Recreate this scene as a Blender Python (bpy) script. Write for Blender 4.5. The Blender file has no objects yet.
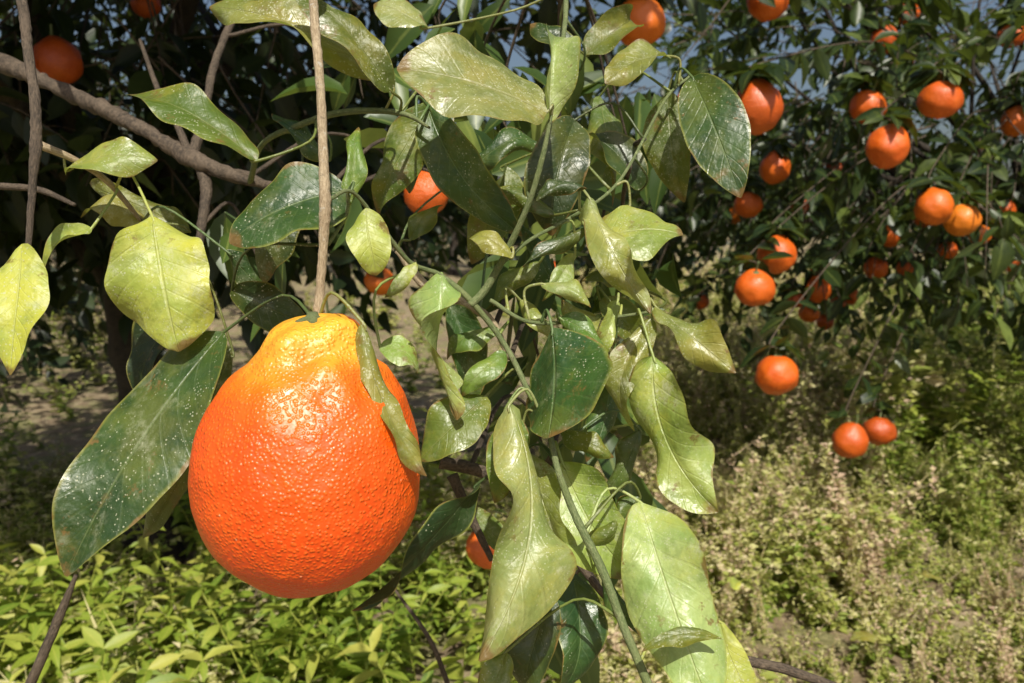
import bpy, math, random
import numpy as np
from mathutils import Vector, Matrix, noise, Quaternion
random.seed(11); rng=np.random.default_rng(11)
scene=bpy.context.scene
scene.view_settings.view_transform='Standard'; scene.view_settings.look='None'
scene.view_settings.exposure=0
col=scene.collection

# ------------------------------------------------------------------ camera
FPX=800.0; PITCH=math.radians(9)
C=Vector((0,0,1.0)); F=Vector((0,math.cos(PITCH),-math.sin(PITCH))); U=Vector((0,math.sin(PITCH),math.cos(PITCH))); R=Vector((1,0,0))
cd=bpy.data.cameras.new("camera"); cam=bpy.data.objects.new("camera",cd); col.objects.link(cam)
cam.location=C; cam.rotation_euler=(math.radians(90)-PITCH,0,0)
cd.lens=FPX*36/1024; cd.clip_start=0.02; cd.clip_end=1000
cd.dof.use_dof=True; cd.dof.focus_distance=0.33; cd.dof.aperture_fstop=20
scene.camera=cam
def W(u,v,d):   # surveyed point: bearing + distance -> world metres
    return C+F*d+R*((u-512)/FPX*d)+U*((341.5-v)/FPX*d)

# ------------------------------------------------------------------ light
EL=math.radians(51); AZ=math.radians(171)
sd=Vector((math.sin(AZ)*math.cos(EL),math.cos(AZ)*math.cos(EL),math.sin(EL)))
w=bpy.data.worlds.new("World"); scene.world=w; w.use_nodes=True
nt=w.node_tree; bg=nt.nodes["Background"]; sky=nt.nodes.new("ShaderNodeTexSky"); sky.sky_type='NISHITA'
sky.sun_disc=False; sky.sun_elevation=EL; sky.sun_rotation=AZ; sky.dust_density=3.5
nt.links.new(sky.outputs[0],bg.inputs[0]); bg.inputs[1].default_value=0.078
ld=bpy.data.lights.new("sun","SUN"); ld.energy=5.0; ld.angle=math.radians(0.5); ld.color=(1,0.955,0.84)
lo=bpy.data.objects.new("sun",ld); col.objects.link(lo); lo.rotation_euler=sd.to_track_quat('Z','Y').to_euler(); lo.location=(0,-3,6)

# ------------------------------------------------------------------ node helpers
class NB:
    def __init__(s,name):
        s.m=bpy.data.materials.new(name); s.m.use_nodes=True; s.t=s.m.node_tree; s.n=s.t.nodes; s.n.clear()
        s.out=s.n.new("ShaderNodeOutputMaterial")
    def new(s,t,**k):
        x=s.n.new(t)
        for a,b in k.items(): setattr(x,a,b)
        return x
    def L(s,a,b): s.t.links.new(a,b)
    def put(s,sock,val):
        if isinstance(val,bpy.types.NodeSocket): s.L(val,sock)
        else: sock.default_value=val
    def math(s,op,a,b=0.0,c=None,clamp=False):
        x=s.new("ShaderNodeMath",operation=op); x.use_clamp=clamp
        s.put(x.inputs[0],a); s.put(x.inputs[1],b)
        if c is not None: s.put(x.inputs[2],c)
        return x.outputs[0]
    def ss(s,v,a,b,lo=0.0,hi=1.0):
        x=s.new("ShaderNodeMapRange",interpolation_type='SMOOTHSTEP'); s.put(x.inputs[0],v)
        x.inputs[1].default_value=a; x.inputs[2].default_value=b; x.inputs[3].default_value=lo; x.inputs[4].default_value=hi
        return x.outputs[0]
    def mix(s,f,a,b):
        x=s.new("ShaderNodeMix",data_type='RGBA')
        s.put(x.inputs[0],f); s.put(x.inputs[6],a if not isinstance(a,tuple) else (*a,1)); s.put(x.inputs[7],b if not isinstance(b,tuple) else (*b,1))
        return x.outputs[2]
    def noise(s,vec,scale,detail=3,rough=0.55):
        x=s.new("ShaderNodeTexNoise"); s.L(vec,x.inputs["Vector"]); x.inputs["Scale"].default_value=scale
        x.inputs["Detail"].default_value=detail; x.inputs["Roughness"].default_value=rough
        return x.outputs[0]
    def voro(s,vec,scale,feature='F1'):
        x=s.new("ShaderNodeTexVoronoi",feature=feature); s.L(vec,x.inputs["Vector"]); x.inputs["Scale"].default_value=scale
        return x
    def bump(s,h,strength,dist,normal=None):
        x=s.new("ShaderNodeBump"); s.put(x.inputs["Height"],h); x.inputs["Strength"].default_value=strength; x.inputs["Distance"].default_value=dist
        if normal is not None: s.L(normal,x.inputs["Normal"])
        return x.outputs[0]

def leaf_mat(name,ca,cb,cvein,rough=0.4,dust=0.5,transl=0.22,blotch=0.3,under=(0.20,0.26,0.085),spec=0.5):
    b=NB(name)
    tc=b.new("ShaderNodeTexCoord"); oi=b.new("ShaderNodeObjectInfo")
    off=b.new("ShaderNodeVectorMath",operation='ADD'); b.L(tc.outputs["Object"],off.inputs[0])
    sc=b.new("ShaderNodeVectorMath",operation='SCALE'); sc.inputs[0].default_value=(3.1,7.7,5.3); b.L(oi.outputs["Random"],sc.inputs["Scale"]); b.L(sc.outputs[0],off.inputs[1])
    P=off.outputs[0]
    sep=b.new("ShaderNodeSeparateXYZ"); b.L(tc.outputs["UV"],sep.inputs[0]); u=sep.outputs[0]; v=sep.outputs[1]
    av=b.math('MULTIPLY',b.math('ABSOLUTE',b.math('SUBTRACT',v,0.5)),2)
    mid=b.ss(av,0.008,0.045,1,0)
    ph=b.math('MULTIPLY',b.math('SUBTRACT',u,b.math('MULTIPLY',b.math('POWER',av,0.8),0.22)),2*math.pi*9)
    jig=b.math('MULTIPLY',b.noise(P,30,1),2.0)
    sv=b.math('SINE',b.math('ADD',ph,jig)); sv=b.ss(sv,0.84,1.0)
    vein=b.math('MAXIMUM',mid,b.math('MULTIPLY',sv,0.22))
    n1=b.noise(P,38,4,0.6); base=b.mix(b.ss(n1,0.35,0.68),ca,cb)
    # mottling: yellowed patches and darker green islands
    n2=b.noise(P,26,5,0.7); yb=b.math('MULTIPLY',b.ss(n2,0.47,0.64),blotch)
    base=b.mix(yb,base,(0.47,0.43,0.05))
    dk=b.math('MULTIPLY',b.ss(b.noise(P,64,4,.7),0.52,0.66),0.45*min(1,blotch*2)); base=b.mix(dk,base,tuple(x*.55 for x in ca))
    base=b.mix(b.ss(av,0.90,1.0,0,0.5),base,(0.38,0.37,0.07))
    base=b.mix(b.math('MULTIPLY',vein,0.5),base,cvein)
    hsv=b.new("ShaderNodeHueSaturation"); b.L(base,hsv.inputs["Color"])
    b.L(b.ss(oi.outputs["Random"],0,1,0.72,1.28),hsv.inputs["Value"]); b.L(b.ss(oi.outputs["Random"],0,1,0.476,0.515),hsv.inputs["Hue"])
    base=hsv.outputs[0]
    geo=b.new("ShaderNodeNewGeometry"); base=b.mix(b.math('MULTIPLY',geo.outputs["Backfacing"],0.6),base,under)
    vo=b.voro(P,1050); vs=b.new("ShaderNodeSeparateColor"); b.L(vo.outputs["Color"],vs.inputs[0])
    siz=b.math('MULTIPLY',b.math('POWER',vs.outputs[1],1.3),0.5)
    spk=b.math('MULTIPLY',b.math('LESS_THAN',vo.outputs["Distance"],siz),b.math('GREATER_THAN',vs.outputs[0],1-0.8*dust))
    spk=b.math('MULTIPLY',spk,b.ss(b.noise(P,36,5,.75),0.42,0.58))
    sm=b.math('MULTIPLY',b.ss(b.noise(P,100,7,0.85),0.48,0.66),b.ss(b.noise(P,22,4,.7),0.45,0.62))
    film=b.math('MULTIPLY',sm,0.66*dust)
    dustf=b.math('MAXIMUM',b.math('MULTIPLY',spk,0.55),film)
    base=b.mix(dustf,base,(0.65,0.66,0.47))
    n3=b.noise(P,55,6,0.75); scar=b.math('MULTIPLY',b.ss(n3,0.59,0.66),0.85)
    scar=b.math('MULTIPLY',scar,b.ss(av,0.15,0.7,0.4,1))
    tipb=b.math('MULTIPLY',b.ss(b.math('ADD',u,b.math('MULTIPLY',b.math('SUBTRACT',b.noise(P,90,3),.5),.3)),0.91,0.98),0.9)
    edgb=b.math('MULTIPLY',b.ss(b.math('ADD',av,b.math('MULTIPLY',b.math('SUBTRACT',b.noise(P,48,4),.5),.9)),1.0,1.08),0.85)
    base=b.mix(b.math('MAXIMUM',b.math('MAXIMUM',scar,tipb),edgb),base,(0.20,0.115,0.035))
    h=b.math('ADD',b.math('MULTIPLY',vein,-0.9),b.math('MULTIPLY',b.noise(P,130,4,.65),1.3))
    nrm=b.bump(h,0.6,0.0008)
    nrm=b.bump(b.noise(P,40,4),0.55,0.006,nrm)
    pr=b.new("ShaderNodeBsdfPrincipled"); b.L(base,pr.inputs["Base Color"]); b.L(nrm,pr.inputs["Normal"])
    rg=b.math('ADD',b.ss(b.noise(P,70,4),0.3,0.7,rough-0.04,rough+0.14),b.math('MULTIPLY',geo.outputs["Backfacing"],0.12))
    b.put(pr.inputs["Roughness"],b.math('ADD',rg,b.math('MULTIPLY',dustf,0.3)))
    pr.inputs["Specular IOR Level"].default_value=spec
    tr=b.new("ShaderNodeBsdfTranslucent"); b.L(b.mix(0.5,base,(0.48,0.54,0.03)),tr.inputs[0])
    mx=b.new("ShaderNodeMixShader"); mx.inputs[0].default_value=transl; b.L(pr.outputs[0],mx.inputs[1]); b.L(tr.outputs[0],mx.inputs[2])
    b.L(mx.outputs[0],b.out.inputs[0]); return b.m

def crown_mat(name,c0,c1,c2,rough=0.38,transl=0.2,mott=0.45,hi=None):
    b=NB(name); at=b.new("ShaderNodeAttribute",attribute_name="rnd"); tc=b.new("ShaderNodeTexCoord")
    r=b.new("ShaderNodeValToRGB"); e=r.color_ramp.elements; e[0].color=(*c0,1); e[1].color=(*c2,1); e[1].position=.8 if hi else 1
    m=e.new(0.45 if hi else .6); m.color=(*c1,1)
    if hi: m=e.new(1.0); m.color=(*hi,1)
    b.L(at.outputs["Fac"],r.inputs[0])
    sep=b.new("ShaderNodeSeparateXYZ"); b.L(tc.outputs["UV"],sep.inputs[0])
    av=b.math('ABSOLUTE',b.math('SUBTRACT',sep.outputs[1],0.5)); base=b.mix(b.ss(av,0.02,0.09,0.45,0),r.outputs[0],c2)
    base=b.mix(b.ss(b.noise(tc.outputs["Object"],40,3),0.4,0.7,0,mott),base,c0)
    geo=b.new("ShaderNodeNewGeometry"); base=b.mix(b.math('MULTIPLY',geo.outputs["Backfacing"],0.35),base,tuple(min(1,x*1.3+0.02) for x in c1))
    pr=b.new("ShaderNodeBsdfPrincipled"); b.L(base,pr.inputs["Base Color"]); pr.inputs["Roughness"].default_value=rough
    tr=b.new("ShaderNodeBsdfTranslucent"); b.L(b.mix(0.4,base,(0.30,0.40,0.03)) if not hi else base,tr.inputs[0])
    mx=b.new("ShaderNodeMixShader"); mx.inputs[0].default_value=transl; b.L(pr.outputs[0],mx.inputs[1]); b.L(tr.outputs[0],mx.inputs[2])
    b.L(mx.outputs[0],b.out.inputs[0]); return b.m

def bark_mat(name,ca,cb,scale=1.0,green=0.0):
    b=NB(name); tc=b.new("ShaderNodeTexCoord"); P=tc.outputs["Object"]
    sep=b.new("ShaderNodeSeparateXYZ"); b.L(tc.outputs["UV"],sep.inputs[0])
    cmb=b.new("ShaderNodeCombineXYZ"); b.L(b.math('MULTIPLY',sep.outputs[0],60),cmb.inputs[0]); b.L(b.math('MULTIPLY',sep.outputs[1],9),cmb.inputs[1])
    st=b.noise(cmb.outputs[0],1.6,5,0.7); n=b.noise(P,70*scale,5,0.65)
    k=b.math('ADD',b.math('MULTIPLY',st,0.6),b.math('MULTIPLY',n,0.4))
    base=b.mix(b.ss(k,0.38,0.62),ca,cb)
    base=b.mix(b.math('MULTIPLY',b.ss(b.noise(P,25*scale,3),0.5,0.65),0.5*green),base,(0.15,0.18,0.05))
    base=b.mix(b.ss(b.noise(P,220*scale,4,.7),0.58,0.70,0,0.45),base,tuple(min(.6,x*1.9) for x in cb))
    base=b.mix(b.ss(b.noise(P,140*scale,4,.7),0.60,0.70,0,0.6),base,(0.05,0.035,0.02))
    pr=b.new("ShaderNodeBsdfPrincipled"); b.L(base,pr.inputs["Base Color"]); pr.inputs["Roughness"].default_value=0.75
    b.L(b.bump(k,0.9,0.0022/scale),pr.inputs["Normal"]); b.L(pr.outputs[0],b.out.inputs[0]); return b.m

def rind_mat(name,neck=True):
    b=NB(name); tc=b.new("ShaderNodeTexCoord"); P=tc.outputs["Object"]
    sep=b.new("ShaderNodeSeparateXYZ"); b.L(P,sep.inputs[0]); z=sep.outputs[2]
    n=b.noise(P,28,4,0.6); oi=b.new("ShaderNodeObjectInfo")
    if neck: base=b.mix(b.ss(n,0.3,0.7),(0.82,0.074,0.003),(0.90,0.106,0.004))
    else: base=b.mix(b.ss(n,0.3,0.7),(0.66,0.095,0.006),(0.78,0.145,0.009))
    if neck:
        zz=b.math('ADD',z,b.math('MULTIPLY',b.math('SUBTRACT',b.noise(P,45,3),0.5),0.028))
        base=b.mix(b.ss(zz,0.020,0.052,0,0.62),base,(0.94,0.30,0.014))
        base=b.mix(b.ss(zz,0.040,0.058,0,0.85),base,(0.88,0.48,0.04))
        base=b.mix(b.ss(zz,-0.055,-0.015,0.35,0),base,(0.66,0.042,0.003))
    else:
        base=b.mix(b.ss(oi.outputs["Random"],0.4,1,0,0.85),base,(0.40,0.054,0.005))
        base=b.mix(b.ss(oi.outputs["Random"],0,.3,.7,0),base,(0.90,0.30,0.02))
        base=b.mix(b.ss(b.noise(P,55,4,.7),.52,.70,0,.35),base,(0.55,0.10,0.01))
    dist=b.new("ShaderNodeVectorMath",operation='ADD'); b.L(P,dist.inputs[0])
    nz=b.new("ShaderNodeTexNoise"); b.L(P,nz.inputs["Vector"]); nz.inputs["Scale"].default_value=300
    sc=b.new("ShaderNodeVectorMath",operation='SCALE'); b.L(nz.outputs["Color"],sc.inputs[0]); sc.inputs["Scale"].default_value=0.0012; b.L(sc.outputs[0],dist.inputs[1])
    vo=b.voro(dist.outputs[0],680,'SMOOTH_F1'); vo.inputs["Smoothness"].default_value=0.45
    dome=b.ss(vo.outputs["Distance"],0.08,0.62,1,0)
    base=b.mix(b.math('MULTIPLY',dome,0.35),base,(0.96,0.22,0.012))
    v2=b.voro(P,330); vs=b.new("ShaderNodeSeparateColor"); b.L(v2.outputs["Color"],vs.inputs[0])
    spk=b.math('MULTIPLY',b.ss(v2.outputs["Distance"],0.08,0.18,1,0),b.math('GREATER_THAN',vs.outputs[0],0.90))
    base=b.mix(b.math('MULTIPLY',spk,0.55),base,(0.88,0.6,0.35))
    brn=b.math('MULTIPLY',b.ss(b.noise(P,110,4,0.7),0.70,0.78),0.5); base=b.mix(brn,base,(0.30,0.10,0.02))
    n1=b.bump(dome,0.62,0.00050); n2=b.bump(b.noise(P,125,3,0.55),0.55,0.0018,n1)
    pr=b.new("ShaderNodeBsdfPrincipled"); b.L(base,pr.inputs["Base Color"]); b.L(n2,pr.inputs["Normal"])
    b.put(pr.inputs["Roughness"],b.ss(b.noise(P,60,4),0.3,0.7,0.35,0.45)); pr.inputs["Specular IOR Level"].default_value=0.7
    b.L(pr.outputs[0],b.out.inputs[0]); return b.m

M={}
M['K']=leaf_mat("leaf_shadow_dark",(0.010,0.026,0.008),(0.022,0.045,0.012),(0.08,0.11,0.03),0.40,0.1,0.10,0.0,(0.05,0.07,0.02),.45)  # near-black copy of the dark leaf, shade put into its colour
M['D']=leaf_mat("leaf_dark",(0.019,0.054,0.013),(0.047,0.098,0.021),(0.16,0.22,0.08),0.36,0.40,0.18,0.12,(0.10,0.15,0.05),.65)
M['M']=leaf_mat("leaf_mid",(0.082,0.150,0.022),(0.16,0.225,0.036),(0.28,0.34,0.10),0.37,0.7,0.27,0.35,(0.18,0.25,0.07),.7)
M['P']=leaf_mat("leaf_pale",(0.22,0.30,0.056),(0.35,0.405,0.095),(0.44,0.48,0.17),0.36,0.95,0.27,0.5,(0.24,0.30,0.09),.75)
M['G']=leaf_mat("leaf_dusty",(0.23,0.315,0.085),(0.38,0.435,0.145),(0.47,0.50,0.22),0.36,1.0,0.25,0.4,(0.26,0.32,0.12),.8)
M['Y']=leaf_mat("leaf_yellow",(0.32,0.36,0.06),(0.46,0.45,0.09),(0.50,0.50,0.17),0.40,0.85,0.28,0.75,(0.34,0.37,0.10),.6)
M_crownA=crown_mat("foliage_shaded",(0.006,0.014,0.004),(0.012,0.026,0.006),(0.045,0.07,0.016),0.48)  # leaf colours darkened to deepen the shade in the crown
M_crownB=crown_mat("foliage_orchard",(0.012,0.027,0.008),(0.036,0.060,0.012),(0.18,0.23,0.05),0.40,.24)  # dark tones stand in for partial shade, bright tone for sunlit leaves
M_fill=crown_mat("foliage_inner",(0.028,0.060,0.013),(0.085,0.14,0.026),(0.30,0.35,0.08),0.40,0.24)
M_weed=crown_mat("weed_field",(0.20,0.28,0.034),(0.46,0.47,0.11),(0.72,0.64,0.37),0.6,0.30,.15,(0.60,0.43,0.31))
M_weedb=crown_mat("weed_broadleaf",(0.14,0.23,0.025),(0.31,0.39,0.045),(0.55,0.54,0.11),0.5,0.32,.25)
M_bark=bark_mat("bark_old",(0.042,0.030,0.020),(0.15,0.11,0.075),1.0)
M_trunk=bark_mat("bark_trunk",(0.014,0.010,0.007),(0.05,0.036,0.025),.4)
M_twig=bark_mat("bark_young",(0.29,0.21,0.125),(0.54,0.43,0.28),1.5,0.2)
M_green=bark_mat("bark_green",(0.10,0.14,0.045),(0.22,0.25,0.11),1.5,0.8)
M_rind=rind_mat("orange_rind"); M_rind2=rind_mat("orange_rind_small",False)

# ------------------------------------------------------------------ mesh helpers
def mesh_np(name,V,Fc,mat,uv=None,rnd=None,smooth=True):
    V=np.asarray(V,dtype=np.float32).reshape(-1,3); Fc=np.asarray(Fc,dtype=np.int32); k=Fc.shape[1]
    me=bpy.data.meshes.new(name); me.vertices.add(len(V)); me.loops.add(Fc.size); me.polygons.add(len(Fc))
    me.vertices.foreach_set("co",V.ravel()); me.loops.foreach_set("vertex_index",Fc.ravel())
    me.polygons.foreach_set("loop_start",np.arange(0,Fc.size,k,dtype=np.int32))
    me.update(calc_edges=True)
    me.polygons.foreach_set("use_smooth",np.full(len(Fc),smooth,dtype=bool))
    if uv is not None:
        l=me.uv_layers.new(name="UVMap"); l.data.foreach_set("uv",np.asarray(uv,dtype=np.float32)[Fc.ravel()].ravel())
    if rnd is not None:
        a=me.attributes.new("rnd",'FLOAT','POINT'); a.data.foreach_set("value",np.asarray(rnd,dtype=np.float32))
    me.materials.append(mat); me.update(); return me
def obj(name,me,loc=(0,0,0),parent=None,**props):
    o=bpy.data.objects.new(name,me); col.objects.link(o)
    if parent is not None: o.parent=parent; o.location=Vector(loc)-parent.location
    else: o.location=loc
    for k,v in props.items(): o[k]=v
    return o
def empty(name,loc,**props):
    o=bpy.data.objects.new(name,None); o.empty_display_size=0.1; col.objects.link(o); o.location=loc
    for k,v in props.items(): o[k]=v
    return o
def catmull(pts,rad,seg=8):
    P=[Vector(p) for p in pts]; out=[];ro=[]
    Q=[P[0]*2-P[1]]+P+[P[-1]*2-P[-2]]
    for i in range(1,len(Q)-2):
        for j in range(seg):
            t=j/seg; a,b,c,d=Q[i-1],Q[i],Q[i+1],Q[i+2]
            out.append(0.5*((2*b)+(c-a)*t+(2*a-5*b+4*c-d)*t*t+(3*b-a-3*c+d)*t**3)); ro.append(rad[i-1]*(1-t)+rad[i]*t)
    out.append(P[-1]); ro.append(rad[-1]); return out,ro
def tube(pts,rad,seg=8,sides=10,rough=0.0):
    P,rr=catmull(pts,rad,seg); V=[];UV=[];Fc=[]; nrm=None; L=0
    for i,p in enumerate(P):
        T=(P[min(i+1,len(P)-1)]-P[max(i-1,0)]).normalized()
        if nrm is None: nrm=T.orthogonal().normalized()
        nrm=(nrm-T*nrm.dot(T)).normalized(); B=T.cross(nrm)
        if i: L+=(p-P[i-1]).length
        for k in range(sides):
            a=2*math.pi*k/sides; r=rr[i]
            if rough: r*=1+rough*noise.noise((p+nrm*math.cos(a)*r+B*math.sin(a)*r)*(0.6/max(rr[i],0.002)))
            V.append(p+(nrm*math.cos(a)+B*math.sin(a))*r); UV.append((L*4,k/sides))
    n=len(P)
    for i in range(n-1):
        for k in range(sides):
            a=i*sides+k; b=i*sides+(k+1)%sides; Fc.append((a,b,b+sides,a+sides))
    for e,idx in ((0,0),(n-1,(n-1)*sides)):
        V.append(P[e]); UV.append((0,0)); c=len(V)-1
        for k in range(0,sides,2):
            a=idx+k;b=idx+(k+1)%sides;d=idx+(k+2)%sides
            Fc.append((c,d,b,a) if e==0 else (c,a,b,d))
    return V,UV,Fc,P
def join(parts):
    V=[];UV=[];Fc=[];o=0
    for v,u,f in parts:
        V.extend(v);UV.extend(u);Fc.extend([tuple(i+o for i in q) for q in f]); o+=len(v)
    return V,UV,Fc

# ------------------------------------------------------------------ foreground tree
treeA=empty("orange_tree",(-1.05,2.2,0),label="leafy orange tree with low drooping branches over weedy ground",category="tree",group="orchard trees in a row")
samples=[]
def branch(pts,rads,mat,label=None,rough=0.12,attach=True,parent=treeA,name="branch"):
    if mat is M_green: rads=[r*.66 for r in rads]
    V,UV,Fc,P=tube(pts,rads,10,14,rough); o0=Vector(pts[0])
    me=mesh_np(name,[v-o0 for v in V],Fc,mat,UV)
    o=obj(name,me,o0,parent)
    if label: o["label"]=label
    if attach: samples.extend(P)
    return P
px=lambda n,d:n/FPX*d/2
D=0.316
branch([W(318,324,D),W(320,290,D),W(323,250,D-.001),W(325,205,D-.003),W(323,150,D),W(320,80,D+.004),W(316,40,D+.01),W(313,0,D+.02),W(306,-80,D+.07),Vector((-0.25,0.75,1.5)),Vector((-0.6,1.5,1.75))],
       [px(12,D),px(9,D),px(9,D),px(11.5,D),px(9.5,D),px(9,D),px(10,D),px(9.5,D),px(10,D),.005,.012],M_twig,"tan fruit-bearing stem",.2)
branch([W(28,252,.33),W(33,180,.335),W(36,145,.337),W(35,100,.34),W(28,50,.35),W(22,0,.36),W(5,-90,.42),Vector((-0.6,.9,1.6)),Vector((-0.9,1.8,1.6))],[px(6,.33),px(8,.33),px(11.5,.34),px(9.5,.34),px(9.5,.35),px(10,.36),.0035,.006,.012],M_bark,rough=.2)
main=branch([W(330,196,.48),W(250,181,.52),W(190,158,.55),W(145,130,.57),W(100,108,.60),W(50,84,.64),W(0,62,.68),W(-120,20,.9),Vector((-0.95,1.5,1.25)),Vector((-1.05,2.15,0.95))],[.002,.0034,.0060,.0048,.0064,.0056,.0072,.010,.02,.03],M_bark,"thick rough grey-brown limb",0.45)
branch([W(190,158,.55),W(215,172,.54),W(250,176,.52),W(290,206,.5)],[.004,.003,.0026,.0016],M_bark,rough=.3)
branch([W(192,158,.55),W(203,120,.56),W(216,60,.6),W(240,0,.68),W(262,-70,.8)],[.004,.0028,.0028,.003,.003],M_bark,rough=.3)
branch([W(200,158,.55),W(206,190,.54),W(202,225,.53),W(196,262,.52),W(190,300,.5)],[.005,.0038,.003,.0025,.0016],M_bark,rough=.3)
branch([W(190,156,.55),W(175,120,.56),W(160,95,.6),W(140,40,.7)],[.003,.0022,.0022,.0015],M_bark)
branch([W(40,145,.36),W(75,160,.37),W(108,182,.38),W(142,222,.40)],[.002,.0015,.0015,.001],M_twig)
branch([W(0,186,.45),W(40,190,.44),W(75,205,.43)],[.002,.0018,.001],M_bark)
branch([W(250,183,.52),W(262,145,.44),W(300,125,.40),W(345,112,.38),W(400,113,.37),W(430,128,.37)],[.003,.0022,.0024,.0024,.002,.001],M_green)
branch([W(328,200,D),W(352,192,.33),W(380,225,.345),W(410,262,.36),W(440,275,.37),W(470,300,.37),W(505,345,.375),W(530,395,.365),W(548,430,.35),W(558,470,.344),W(575,515,.340),W(602,570,.337),W(625,630,.332),W(655,700,.325)],
       [.0012,.0012,.0015,.0016,.0018,.0022,.002,.002,.0021,.0022,.0026,.0029,.0028,.0028],M_green,"grey-green drooping shoot")
branch([W(398,250,.40),W(425,285,.40),W(462,302,.405),W(490,320,.41),W(510,358,.41)],[.002,.0025,.0026,.0022,.0015],M_twig)
branch([W(470,305,.37),W(485,290,.37),W(505,255,.365),W(528,205,.355),W(543,155,.35),W(553,105,.35)],[.0030,.0028,.0024,.002,.0018,.001],M_green)
branch([W(497,268,.366),W(530,240,.37),W(575,215,.38),W(620,180,.40),W(665,100,.42),W(690,76,.43)],[.0014,.0013,.0012,.0012,.0012,.001],M_green)
branch([W(490,300,.37),W(530,322,.37),W(590,320,.38),W(650,312,.385)],[.0016,.0014,.0012,.001],M_green)
branch([W(440,462,.42),W(470,468,.42),W(500,476,.41),W(540,470,.39),W(556,450,.38)],[.0035,.0034,.003,.0022,.0018],M_bark)
branch([W(452,475,.42),W(470,515,.42),W(492,560,.42)],[.003,.0024,.0016],M_bark)
branch([W(500,476,.41),W(560,540,.42),W(620,610,.42),W(700,650,.40),W(780,668,.40),W(850,692,.41)],[.002,.002,.002,.0025,.0026,.002],M_bark)
branch([W(395,590,.6),W(430,640,.6),W(450,690,.62)],[.001,.0018,.002],M_bark)
branch([W(76,575,.42),W(60,615,.42),W(28,690,.42),W(0,760,.45)],[.001,.0024,.0026,.003],M_bark,attach=False)
branch([W(348,190,.33),W(346,215,.335),W(328,245,.33)],[.0012,.0012,.0012],M_green)
branch([W(552,106,.35),W(560,60,.37),W(566,0,.42),W(560,-60,.5)],[.0012,.0016,.002,.003],M_green)

def leaf_geo(b,t,wid,tilt=15,yaw=0,fold=18,bend=0.10,side=0.0,twist=None,wave=0.07,nu=36,nv=12,shape=0.85,comp=True,seed=0,curl=None,tip=None,roll=0,blunt=.72):
    rr=random.Random(seed*77+5)
    if twist is None: twist=rr.uniform(-80,80)
    if curl is None: curl=rr.choice([-.3,.3,.6,.9,1.15])
    if tip is None: tip=rr.uniform(0.1,.9)
    side=side+rr.uniform(-.10,.10)
    b=Vector(b);t=Vector(t);Lv=t-b;L=Lv.length
    n0=(-F*math.cos(math.radians(tilt))+U*math.sin(math.radians(tilt)))
    n0=(n0*math.cos(math.radians(yaw))+R*math.sin(math.radians(yaw))).normalized()
    T0=Lv.normalized(); n0=(n0-T0*n0.dot(T0)).normalized(); S0=T0.cross(n0)
    k=1.0
    if comp: k=1/max(0.5,math.sqrt(max(0,1-S0.dot(F)**2)))
    hw=wid/2*k/max(0.6,math.cos(math.radians(fold)))
    c=(b+t)/2+n0*bend*1.3*L+S0*side*L
    V=[];UV=[];Fc=[]; asy=rr.uniform(-.12,.12)
    for i in range(nu+1):
        s=i/nu; p=b*(1-s)**2+c*2*s*(1-s)+t*s*s
        T=((c-b)*(1-s)+(t-c)*s).normalized()
        n=(n0-T*n0.dot(T)).normalized(); n=Quaternion(T,math.radians(twist*(s-0.35)+roll))@n; S=T.cross(n)
        if s>.5: p=p-n*tip*L*((s-.5)/.5)**2*.4
        ww=(math.sin(math.pi*min(1,s**shape)))**(0.68 if s<0.5 else blunt)*hw if 0<s<1 else hw*0.03
        fo=fold*(1+.8*math.sin(s*5+seed))
        for j in range(nv+1):
            q=-1+2*j/nv; aq=abs(q); f=math.radians(fo)
            sg=1.7 if q>0 else 0
            th=aq*curl*(0.6+.8*math.sin(s*4+seed*1.3+sg)**2)*1.6
            if abs(th)>1e-4: ax=math.sin(th)/(th/aq) if aq>1e-6 else 0; az=-(1-math.cos(th))/(th/aq) if aq>1e-6 else 0
            else: ax=aq; az=0
            wv=wave*L*0.9*q*q*math.sin(s*7+seed*2.3+sg)+wave*L*0.22*q*q*math.sin(s*19+seed+sg*1.7)
            edge=1+(0.008*math.sin(s*34+seed*5+sg)+.035*math.sin(s*8+seed*3+sg*2))*aq+asy*q
            sgn=1 if q>=0 else -1
            off=S*(sgn*ax*ww*math.cos(f)*edge)+n*(ax*ww*math.sin(f)+az*ww+wv*min(1,ww/hw*1.5))
            V.append(p+off); UV.append((s,0.5+q/2))
    for i in range(nu):
        for j in range(nv):
            a=i*(nv+1)+j; Fc.append((a,a+1,a+nv+2,a+nv+1))
    return V,UV,Fc
def nearest(p):
    return min(samples,key=lambda q:(q-p).length_squared)
nleaf=[0]
def leaf(b,t,wpx,kind='M',label=None,stalk=True,**k):
    B=W(*b);T=W(*t); d=(b[2]+t[2])/2; nleaf[0]+=1
    g=leaf_geo(B,T,wpx/FPX*d,seed=nleaf[0],**k); parts=[g]
    if stalk:
        q=nearest(B); dist=(q-B).length; dirn=(T-B).normalized()
        if dist>0.003:
            m=(B+q)/2-dirn*min(0.012,dist*.3)+Vector((0,0,0.004))
            v,u,f,_=tube([q,m,B,B+dirn*0.004],[.0008,.0006,.0007,.0004],5,6)
            parts.append((v,[(0.0,0.5)]*len(v),f))
    V,UV,Fc=join(parts)
    me=mesh_np("leaf",[v-B for v in V],Fc,M[kind],UV); o=obj("leaf",me,B,treeA)
    if label: o["label"]=label
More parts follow.
